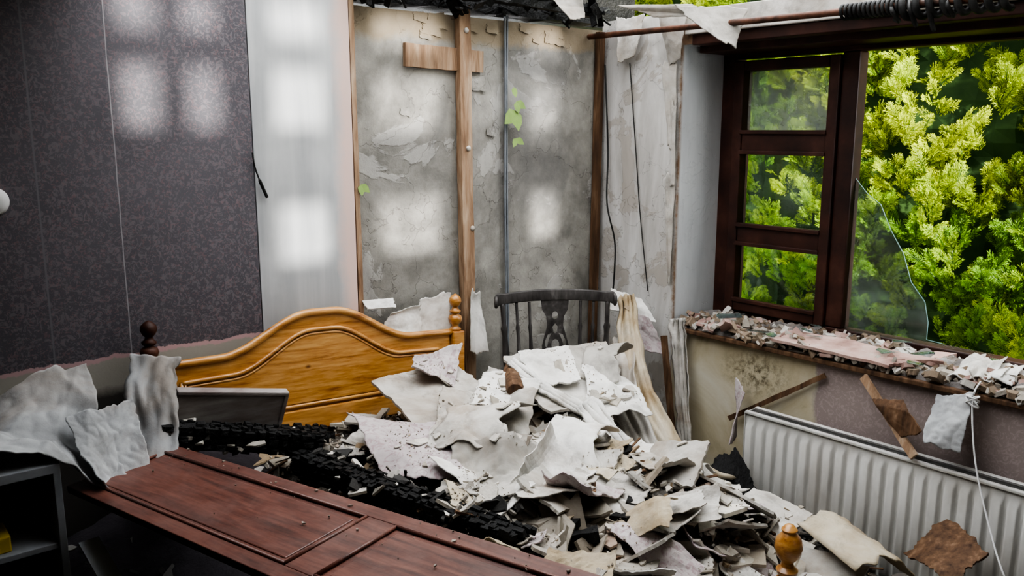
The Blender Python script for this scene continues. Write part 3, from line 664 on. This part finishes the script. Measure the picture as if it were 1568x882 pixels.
for dx in (.5251,.513):
    for sx in (-1,1): gs.append(tubeg([(sx*dx,-.014,.69),(sx*dx,-.014,.835)],.007 if dx>.52 else .005,8))
gs.append(tubeg([(-.525,-.014,.69),(.525,-.014,.69)],.007,8))
v,f=join(gs); obj('moulding',v,f,'pine',True,bed)
boxes('bottom_rail',[((-.58,-.022,.59),(.58,.02,.675))],'pine',.005,bed)
fin=[(.024,0),(.026,.008),(.016,.014),(.014,.024),(.026,.036),(.03,.05),(.026,.062),(.014,.07),(.022,.076),(.024,.084),(.014,.092),(.012,.1),(.02,.108),(.027,.122),(.024,.138),(.012,.15),(.003,.155)]
M['shadepine']=mat_simple('shaded_post',[(.3,(.03,.012,.008)),(.7,(.10,.04,.025))],8,.5)  # left post's shade put into a darker pine colour
for sx in (-1,1):
    x=sx*(W+.03)
    boxes('post_left' if sx<0 else 'post_right',[((x-.03,-.03,.05),(x+.03,.03,.90))],'pine' if sx>0 else 'shadepine',.006,bed)
    v,f=lathe(fin,20,(x,0,.90)); obj('finial_left' if sx<0 else 'finial_right',v,f,'pine' if sx>0 else 'shadepine',True,bed)
bed.location=(-1.635,-.12,-.0); bed.rotation_euler=(math.radians(-3),math.radians(3),0)
g1=boxg((-.032,-.032,0),(.032,.032,.36)); fp=[(.026,.36),(.03,.37),(.02,.385),(.018,.4),(.03,.42),(.036,.445),(.03,.47),(.018,.48),(.028,.49),(.03,.50),(.018,.51),(.016,.522),(.03,.54),(.038,.565),(.034,.59),(.018,.61),(.022,.618),(.012,.63),(.003,.633)]
g2=lathe(fp,20); v,f=join([g1,g2]); o=obj('bed_foot_post',v,f,'pine',True); o.location=(-1.06,-1.74,0.01)
m=o.modifiers.new('e','EDGE_SPLIT'); m.split_angle=.7
sheet('dark_bedding',((-2.58,-1.9,.42),(-2.58,-.12,.46),(-1.85,-.12,.56),(-1.8,-1.9,.5)),41,'sheetdark',.01,parent=pile,amp=.1,folds=9,rag=.03,nx=80,ny=80)
mt=Matrix.Translation((-2.05,-.34,.82))@Euler((math.radians(14),math.radians(11),math.radians(-4))).to_matrix().to_4x4()
v,f=join([boxg((-.175,-.01,-.065),(.175,.01,.055),mt),boxg((-.178,-.016,.055),(.178,.016,.07),mt),boxg((.165,-.014,-.068),(.18,.014,.06),mt)])
o=obj('drawer_front',v,f,'drawer'); m=o.modifiers.new('b','BEVEL'); m.width=.004; m.segments=2
def charbeam(a,b,w_,h_,blk=.04,bow=0):
    a=V(*a);b=V(*b); d=b-a; L=d.length; d.normalize(); sd=d.cross(V(0,0,1)).normalized(); u=sd.cross(d)
    gs=[beamg(a,b,w_*.85,h_*.85,seg=6,jit=.08)]
    for fn,tn,hw,hh in ((u,sd,w_,h_),(-sd,u,h_,w_),(sd,u,h_,w_)):
        rows=3 if hw>.05 else 2
        for r_ in range(rows):
            s=random.uniform(-.02,.01)
            while s<L:
                bl=blk*random.uniform(.55,1.35); rw=hw/rows
                c=a+d*(s+bl/2)+tn*((r_+.5)*rw-hw/2+random.uniform(-.003,.003))+fn*(hh*.42+random.uniform(-.006,.004))+u*bow*math.sin(math.pi*s/L)
                vs=[]
                for a1,b1,c1 in ((-1,-1,-1),(1,-1,-1),(1,1,-1),(-1,1,-1),(-1,-1,1),(1,-1,1),(1,1,1),(-1,1,1)):
                    q=.7 if c1>0 else 1; vs.append(c+d*a1*bl*.46*q*random.uniform(.8,1.05)+tn*b1*rw*.46*q*random.uniform(.8,1.1)+fn*c1*.009*random.uniform(.7,1.3))
                gs.append((vs,[(0,3,2,1),(4,5,6,7),(0,1,5,4),(1,2,6,5),(2,3,7,6),(3,0,4,7)])); s+=bl
    return join(gs)
v,f=charbeam((-2.30,-.46,.83),(-1.84,-.52,.71),.08,.075); obj('charred_timber',v,f,'char')
v,f=charbeam((-1.92,-.56,.68),(-1.66,-1.30,.62),.075,.065); obj('charred_timber',v,f,'char')
v,f=charbeam((-2.2,-.37,.77),(-1.78,-.44,.70),.05,.05); obj('charred_timber',v,f,'char')
v,f=tubeg([(-1.13,-.66,.77),(-1.1,-.62,.775),(-1.02,-.5,.78),(-.92,-.4,.78)],[.03,.034,.032,.03],10); obj('broken_post_stub',v,f,'darklath')
# ------------------------------------------------------------------ wardrobe door (foreground)
door=empty('wardrobe_door')
A=V(-2.28,-.476,.80); Ld=V(.17,-.98,.087).normalized(); Wd=V(-.98,-.17,-.10); Wd=(Wd-Ld*Wd.dot(Ld)).normalized(); Nd=Wd.cross(Ld).normalized()
if Nd.z<0: Nd=-Nd
MD=Matrix((( Wd.x,Ld.x,Nd.x,A.x),(Wd.y,Ld.y,Nd.y,A.y),(Wd.z,Ld.z,Nd.z,A.z),(0,0,0,1)))
DW,DL=.30,1.85
st=.04
parts=[((0,0,-.018),(DW,DL,-.004))]
parts+= [((0,0,-.02),(st,DL,0)),((DW-st,0,-.02),(DW,DL,0)),((st,0,-.02),(DW-st,st,0)),((st,.93,-.02),(DW-st,1.02,0)),((st,DL-st,-.02),(DW-st,DL,0))]
boxes('stiles_and_rails',parts,'mahog',.002,door)
pp=[((st+.02,st+.025,-.012),(DW-st-.02,.93-.025,-.0015)),((st+.02,1.02+.025,-.012),(DW-st-.02,DL-st-.025,-.0015))]
boxes('raised_fields',pp,'mahog',.003,door)
gs=[]
for a_,b_ in ((st,.93),(1.02,DL-st)):
    for q1,q2 in (((st+.004,a_+.004),(DW-st-.004,a_+.004)),((st+.004,b_-.004),(DW-st-.004,b_-.004)),((st+.004,a_+.004),(st+.004,b_-.004)),((DW-st-.004,a_+.004),(DW-st-.004,b_-.004))):
        gs.append(tubeg([(q1[0],q1[1],0),(q2[0],q2[1],0)],.0045,8))
v,f=join(gs); obj('beading',v,f,'mahog',True,door)
gs=[];cs=[]
for i in range(60):
    x=random.uniform(.01,DW-.01)*random.random()**1.6; y=random.uniform(.1,DL-.05); R_=.0015+.007*random.random()**3
    g=shardg((x,y,.003),R_,.003,Euler((random.gauss(0,.2),random.gauss(0,.2),random.uniform(0,6))).to_matrix().to_4x4()); gs.append(g)
    c=random.choice([(.6,.57,.52),(.4,.37,.33)]); cs+=[(*c,1)]*len(g[0])
v,f=join(gs); obj('dust_crumbs',v,f,'shard',cols=cs,parent=door)
door.matrix_world=MD
# ------------------------------------------------------------------ crumbs settled on the fallen sheets
bpy.context.view_layer.update()
BV=[];BF=[]
for o in list(pile.children):
    if o.name.startswith(('heap','plasterboard','torn','crumpled','stained','lining','curled','scraps')):
        b0=len(BV); BV+=[v.co.copy() for v in o.data.vertices]; BF+=[tuple(i+b0 for i in p.vertices) for p in o.data.polygons]
bvh=BVHTree.FromPolygons(BV,BF)
def settle(N,rmin,rmax,th,pal,power):
    gs=[];cs=[]
    while len(gs)<N:
        x=random.uniform(-1.85,-.2); y=random.uniform(-1.9,-.2)
        if noise.noise(V(x*6,y*6,9))<random.uniform(.0,.4): continue
        h,nn,_,_=bvh.ray_cast(V(x,y,1.6),V(0,0,-1))
        if h is None: continue
        if nn.z<0: nn=-nn
        if nn.z<.6: continue
        R_=rmin+(rmax-rmin)*random.random()**power
        q=nn.to_track_quat('Z','Y').to_matrix().to_4x4()@Euler((random.gauss(0,.12),random.gauss(0,.12),random.uniform(0,6.3))).to_matrix().to_4x4()
        g=shardg(h+nn*(th*.6+.002),R_,th*random.uniform(.6,1.2),q); gs.append(g)
        c=random.choice(pal); k=random.uniform(.8,1.15); cs+=[(c[0]*k,c[1]*k,c[2]*k,1)]*len(g[0])
    return gs,cs
PC=[(.55,.52,.47)]*4+[(.42,.39,.34)]*3+[(.28,.25,.22)]*1+[(.75,.73,.69)]*3+[(.5,.41,.31)]
shards('settled_crumbs','shard',settle(1700,.0015,.006,.003,PC,2.0),settle(240,.012,.045,.005,PC+[(.85,.83,.8)]*8,1.6),parent=pile)
# ------------------------------------------------------------------ bookcase left
bc=empty('bookcase')
bx0,bx1,by0,by1=-3.15,-2.60,-.62,-.3
boxes('carcass',[((bx0,by0,0),(bx0+.018,by1,.85)),((bx1-.018,by0,0),(bx1,by1,.85)),((bx0,by0,.845),(bx1,by1,.87))],'shelf',.002,bc)
boxes('back_panel',[((bx0,by1-.01,0),(bx1,by1,.85))],'shelfin',0,bc)
boxes('shelves',[((bx0+.018,by0+.01,z),(bx1-.018,by1-.01,z+.016)) for z in (.1,.42,.64)],'shelf',.002,bc)
boxes('books',[((-3.1+i*.05,by0+.05,.436),(-3.1+i*.05+.04,by1-.03,.55+.03*(i%3))) for i in range(7)],'drawer',.002,bc)
boxes('packets',[((-2.8,by0+.03,.656),(-2.72,by0+.13,.70)),((-2.76,by0+.03,.436),(-2.66,by0+.12,.50)),((-2.98,by0+.03,.656),(-2.86,by0+.13,.72))],'yellow',.004,bc)
v,f=beamg((-2.56,-.66,.66),(-2.52,-1.05,.50),.05,.012,seg=3); obj('fallen_shelf_edge',v,f,'shelf')
kw=dict(nx=70,ny=70)
sheet('fallen_lining_sheet',((-2.80,-.58,.90),(-2.76,-.3,.99),(-2.46,-.25,.97),(-2.44,-.64,.78)),51,'cloth',.004,amp=.55,folds=9,rag=.05,curl=.1,wav=.1,**kw)
sheet('fallen_lining_sheet',((-2.53,-.64,.77),(-2.54,-.44,.93),(-2.36,-.40,.92),(-2.38,-.62,.74)),59,'cloth',.004,amp=.5,folds=8,rag=.05,curl=.1,wav=.1,**kw)
strip('fallen_lining_curl',[(-2.27,-.36,1.04),(-2.31,-.42,.96),(-2.33,-.48,.86),(-2.38,-.56,.76)],.13,.15,55,'cloth',(.9,-.3,0),.015)
sheet('fallen_lining_sheet',((-3.1,-.6,.90),(-3.05,-.3,.98),(-2.72,-.25,1.0),(-2.74,-.62,.90)),54,'cloth',.004,amp=.25,folds=6,rag=.05,wav=.06,**kw)
# ------------------------------------------------------------------ chair
ch=empty('spindle_back_chair')
def rail(z0,z1,w,bow,th,wave):
    n=40; vs=[];fs=[]
    for i in range(n+1):
        s=-1+2*i/n; x=w*s; yb=bow*(1-s*s); zt_=z1+wave*(1-abs(s)**2.5)+(.008*math.exp(-((abs(s)-.95)/.06)**2)); zb_=z0+.6*wave*(1-s*s)-(.006 if abs(s)>.9 else 0)
        for dy,z in ((-th,zb_),(th,zb_),(th*.8,zt_),(-th*.8,zt_)): vs.append(V(x,yb+dy,z))
    for i in range(n):
        for k in range(4): fs.append((i*4+k,(i+1)*4+k,(i+1)*4+(k+1)%4,i*4+(k+1)%4))
    fs.append((0,1,2,3)); fs.append(tuple(n*4+k for k in (3,2,1,0))); return vs,fs
v,f=rail(.95,.99,.255,.03,.011,.018); o=obj('crest_rail',v,f,'chair',True,ch); m=o.modifiers.new('b','BEVEL'); m.width=.004; m.segments=2
gs=[tubeg([(sx*.252,-.013+.02*math.cos(a),.965+.02*math.sin(a)) for a in [i*.5 for i in range(0,13)]],.008,6) for sx in (-1,1)]
v,f=join(gs); obj('rail_scroll',v,f,'chair',True,ch)
def spind(x,yt,yb_,zt_,zb_,r_):
    L=zt_-zb_; prof=[(0,.8),(.1,.9),(.2,.75),(.24,1.25),(.28,.8),(.5,1.25),(.72,.8),(.76,1.25),(.8,.75),(.95,.8),(1,.8)]
    pts=[];rs=[]
    for i in range(31):
        t=i/30
        for j in range(len(prof)-1):
            if prof[j][0]<=t<=prof[j+1][0]:
                k=(t-prof[j][0])/(prof[j+1][0]-prof[j][0]); rr=prof[j][1]*(1-k)+prof[j+1][1]*k; break
        pts.append((x*(1-.10*(1-t)),yb_+(yt-yb_)*t,zb_+L*t)); rs.append(rr*r_)
    return tubeg(pts,rs,10)
gs=[]
for x,r_ in ((-.225,.013),(-.165,.008),(-.11,.008),(.11,.008),(.165,.008),(.225,.013)):
    gs.append(spind(x,.03*(1-(x/.255)**2),-.03+.03*(1-(x/.255)**2),.955,.49,r_))
v,f=join(gs); obj('spindles',v,f,'chair',True,ch)
cu=bpy.data.curves.new('splat','CURVE'); cu.dimensions='2D'; cu.fill_mode='BOTH'; cu.extrude=.006
def spl(pts):
    s=cu.splines.new('POLY'); s.points.add(len(pts)-1); s.use_cyclic_u=True
    for i,(x,y) in enumerate(pts): s.points[i].co=(x,y,0,1)
prof=[(.03,.0),(.028,.08),(.04,.14),(.055,.2),(.058,.26),(.045,.31),(.034,.35),(.038,.39),(.055,.42),(.06,.465)]
spl([(x,y) for x,y in prof]+[(-x,y) for x,y in prof[::-1]])
def circ(cx,cy,rx,ry,n=18): return [(cx+rx*math.cos(2*math.pi*i/n),cy+ry*math.sin(2*math.pi*i/n)) for i in range(n)]
spl(circ(0,.395,.013,.018)); spl([(0,.36),(.012,.345),(.008,.325),(0,.315),(-.008,.325),(-.012,.345)])
for s_ in (1,-1):
    spl([(s_*x,y) for x,y in [(.014,.318),(.032,.312),(.044,.285),(.046,.262),(.036,.25),(.032,.275),(.024,.298)]])
    spl([(s_*x,y) for x,y in [(.040,.215),(.044,.19),(.028,.155),(.012,.15),(.016,.17),(.026,.19)]])
spl(circ(0,.265,.017,.026)); spl(circ(0,.08,.01,.03))
tmp=bpy.data.objects.new('splat_tmp',cu); COL.objects.link(tmp); bpy.context.view_layer.update()
me=bpy.data.meshes.new_from_object(tmp.evaluated_get(bpy.context.evaluated_depsgraph_get())); bpy.data.objects.remove(tmp)
me.materials.clear(); me.materials.append(M['chair']); so=bpy.data.objects.new('splat',me); COL.objects.link(so); so.parent=ch
so.rotation_euler=(math.radians(88),0,0); so.location=(0,.012,.5)
vs=[];fs=[];n=32
for z,k in ((.455,.9),(.47,1.0),(.495,1.0),(.5,.96)):
    for i in range(n):
        a=2*math.pi*i/n; c,s=math.cos(a),math.sin(a); x=.22*math.copysign(abs(c)**.6,c)*k; y=-.17+.2*math.copysign(abs(s)**.6,s)*k; vs.append(V(x,y,z))
for j in range(3):
    for i in range(n): fs.append((j*n+i,j*n+(i+1)%n,(j+1)*n+(i+1)%n,(j+1)*n+i))
fs.append(tuple(range(n))[::-1]); fs.append(tuple(3*n+i for i in range(n))); obj('seat',vs,fs,'chair',False,ch)
gs=[]
for sx in (-1,1):
    for yy in (-.3,-.03):
        p0=V(sx*.15,yy,.46); p1=V(sx*.2,yy+(-.04 if yy<-.1 else .06),0); pts=[p0.lerp(p1,i/12) for i in range(13)]
        gs.append(tubeg(pts,[.014,.015,.02,.014,.018,.022,.024,.02,.014,.02,.014,.012,.011],10))
gs+= [tubeg([(-.175,-.31,.22),(.175,-.31,.22)],.01,8),tubeg([(-.18,-.33,.2),(-.18,.02,.2)],.01,8),tubeg([(.18,-.33,.2),(.18,.02,.2)],.01,8)]
v,f=join(gs); obj('legs',v,f,'chair',True,ch)
ch.location=(-.60,-.32,.02); ch.rotation_euler=(0,math.radians(-1),math.radians(-38))
# ------------------------------------------------------------------ outside
boxes('ground_garden',[((.45,-8,-.4),(8,8,-.3))],'soil')
rng=np.random.default_rng(3)
def frond(seed):
    rg=np.random.default_rng(seed); vs=[];fs=[];tt=[]
    def kite(p,d,L,w_,t0,t1):
        d=d/np.linalg.norm(d); s=np.array([d[2],0,-d[0]]); 
        b=len(vs); jy=rg.uniform(-.02,.02)
        vs.extend([p,p+d*L*.4+s*w_+[0,jy,0],p+d*L,p+d*L*.4-s*w_+[0,-jy,0]]); fs.append((b,b+1,b+2,b+3)); tt.extend([t0,(t0+t1)/2,t1,(t0+t1)/2])
    n=8
    for i in range(n):
        z=i/n; p=np.array([0,0,z]); kite(p,np.array([0,0,1.]),1.6/n,.022,z*.6,z*.6+.15)
        l=.40*(1-z)**.8*(.5+1.1*min(z*2.5,1)) *rg.uniform(.75,1.2)+.05
        for sd in (-1,1):
            a=math.radians(rg.uniform(28,42)); d=np.array([sd*math.sin(a),rg.uniform(-.3,.3),math.cos(a)])
            kite(p,d,l,.017,z*.5,.75+z*.25)
            m=3 if l>.22 else 2
            for k in range(1,m+1):
                q=p+d*l*(k/(m+1)); 
                for s2 in (-1,1):
                    a2=math.atan2(d[0],d[2])+s2*math.radians(rg.uniform(25,42)); d2=np.array([math.sin(a2),d[1]+rg.uniform(-.25,.25),math.cos(a2)])
                    kite(q,d2,l*.48*(1-.55*k/(m+1))+.035,.015,.4+z*.2,.85+.15*z)
    vs=np.array(vs); z=vs[:,2].copy(); vs[:,1]+= -.3*z**2
    return vs,np.array(fs),np.array(tt)
FR=[frond(i) for i in range(8)]
AV=[];AF=[];AC=[];off=0
def place(pos,axis,face,L,bright,hue):
    global off
    v,f,t=FR[rng.integers(8)]
    z=axis/np.linalg.norm(axis); y=face-z*np.dot(face,z); y/=np.linalg.norm(y); x=np.cross(y,z)
    Rm=np.stack([x,y,z],1); w_=(v*L)@Rm.T+pos
    AV.append(w_); AF.append(f+off); off+=len(v)
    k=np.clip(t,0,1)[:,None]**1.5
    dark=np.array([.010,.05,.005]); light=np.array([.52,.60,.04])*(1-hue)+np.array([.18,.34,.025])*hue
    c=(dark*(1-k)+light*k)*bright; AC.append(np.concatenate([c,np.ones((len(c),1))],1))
ncl=1150
for c in range(ncl):
    cy=rng.uniform(-2.4,2.1); cz=rng.uniform(-.1,3.1); n0=noise.noise(V(cy*1.9,cz*1.9,0))
    cx=1.75-.2*n0+rng.uniform(-.1,.12); ax=np.array([-.55+rng.normal(0,.3),rng.normal(0,.45),1.0+rng.normal(0,.25)]); ax/=np.linalg.norm(ax)
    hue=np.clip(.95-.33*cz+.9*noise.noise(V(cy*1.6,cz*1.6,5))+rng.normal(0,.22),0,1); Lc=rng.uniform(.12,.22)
    for k in range(8):
        t=rng.uniform(0,1); ang=rng.uniform(0,2*math.pi); rad=np.array([math.cos(ang)*.9,math.sin(ang),0])
        pos=np.array([cx,cy,cz])+ax*Lc*t+rad*.02
        a_=ax*(.8+.4*t)+rad*.75*(1-.5*t)+np.array([-.25,0,0])
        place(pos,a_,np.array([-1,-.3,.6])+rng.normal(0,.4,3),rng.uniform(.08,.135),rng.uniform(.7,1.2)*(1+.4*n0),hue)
AV=np.concatenate(AV);AF=np.concatenate(AF);AC=np.concatenate(AC)
me=bpy.data.meshes.new('conifer_hedge'); me.vertices.add(len(AV)); me.vertices.foreach_set('co',AV.astype(np.float32).ravel())
me.loops.add(len(AF)*4); me.loops.foreach_set('vertex_index',AF.astype(np.int32).ravel()); me.polygons.add(len(AF))
me.polygons.foreach_set('loop_start',np.arange(0,len(AF)*4,4,dtype=np.int32)); me.polygons.foreach_set('loop_total',np.full(len(AF),4,dtype=np.int32))
me.update(); me.validate(); a=me.color_attributes.new('Col','FLOAT_COLOR','POINT'); a.data.foreach_set('color',AC.astype(np.float32).ravel())
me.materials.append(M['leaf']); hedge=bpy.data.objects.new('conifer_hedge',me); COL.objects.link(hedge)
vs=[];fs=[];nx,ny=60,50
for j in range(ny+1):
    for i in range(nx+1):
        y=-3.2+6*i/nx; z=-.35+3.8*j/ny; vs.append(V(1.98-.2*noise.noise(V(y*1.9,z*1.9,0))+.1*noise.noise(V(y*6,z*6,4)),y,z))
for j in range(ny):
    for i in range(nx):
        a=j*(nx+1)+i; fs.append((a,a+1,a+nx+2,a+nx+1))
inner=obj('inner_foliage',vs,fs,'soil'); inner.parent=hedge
# ------------------------------------------------------------------ light
wd=bpy.data.worlds.new('sky'); scn.world=wd; wd.use_nodes=True; nt=wd.node_tree; bg=nt.nodes['Background']
bg.inputs[0].default_value=(.97,.98,1.0,1); bg.inputs[1].default_value=6.2
def light(name,typ,loc,target,energy,color=(1,1,1),**k):
    l=bpy.data.lights.new(name,typ); l.energy=energy; l.color=color
    for a_,b_ in k.items(): setattr(l,a_,b_)
    o=bpy.data.objects.new(name,l); COL.objects.link(o); o.location=loc; o.rotation_euler=(V(*target)-V(*loc)).to_track_quat('-Z','Y').to_euler(); return o
light('sun','SUN',(-4,-4,8),(-4+.42,-4+.85,8-.49),17,(1,.95,.82),angle=math.radians(1.5))
light('patch_spot_through_rear_wall','SPOT',(-1.2,-30,2.30),(-1.2,0,1.6),62000,(1,.97,.93),spot_size=math.radians(9),spot_blend=.1,shadow_soft_size=.3)  # spot added behind the rear wall to throw patches onto the back wall
try: scn.view_settings.look='AgX - High Contrast'
except Exception: pass
# ------------------------------------------------------------------ camera
cam=bpy.data.cameras.new('camera'); cam.sensor_width=36; cam.lens=36*1300/1568; co_=bpy.data.objects.new('camera',cam); COL.objects.link(co_)
co_.location=(-3.02,-2.91,1.70); p=math.radians(10.6); Fh=V(.640,.768,0).normalized()
d=Fh*math.cos(p)-V(0,0,math.sin(p)); co_.rotation_euler=d.to_track_quat('-Z','Y').to_euler(); cam.clip_start=.05
scn.camera=co_
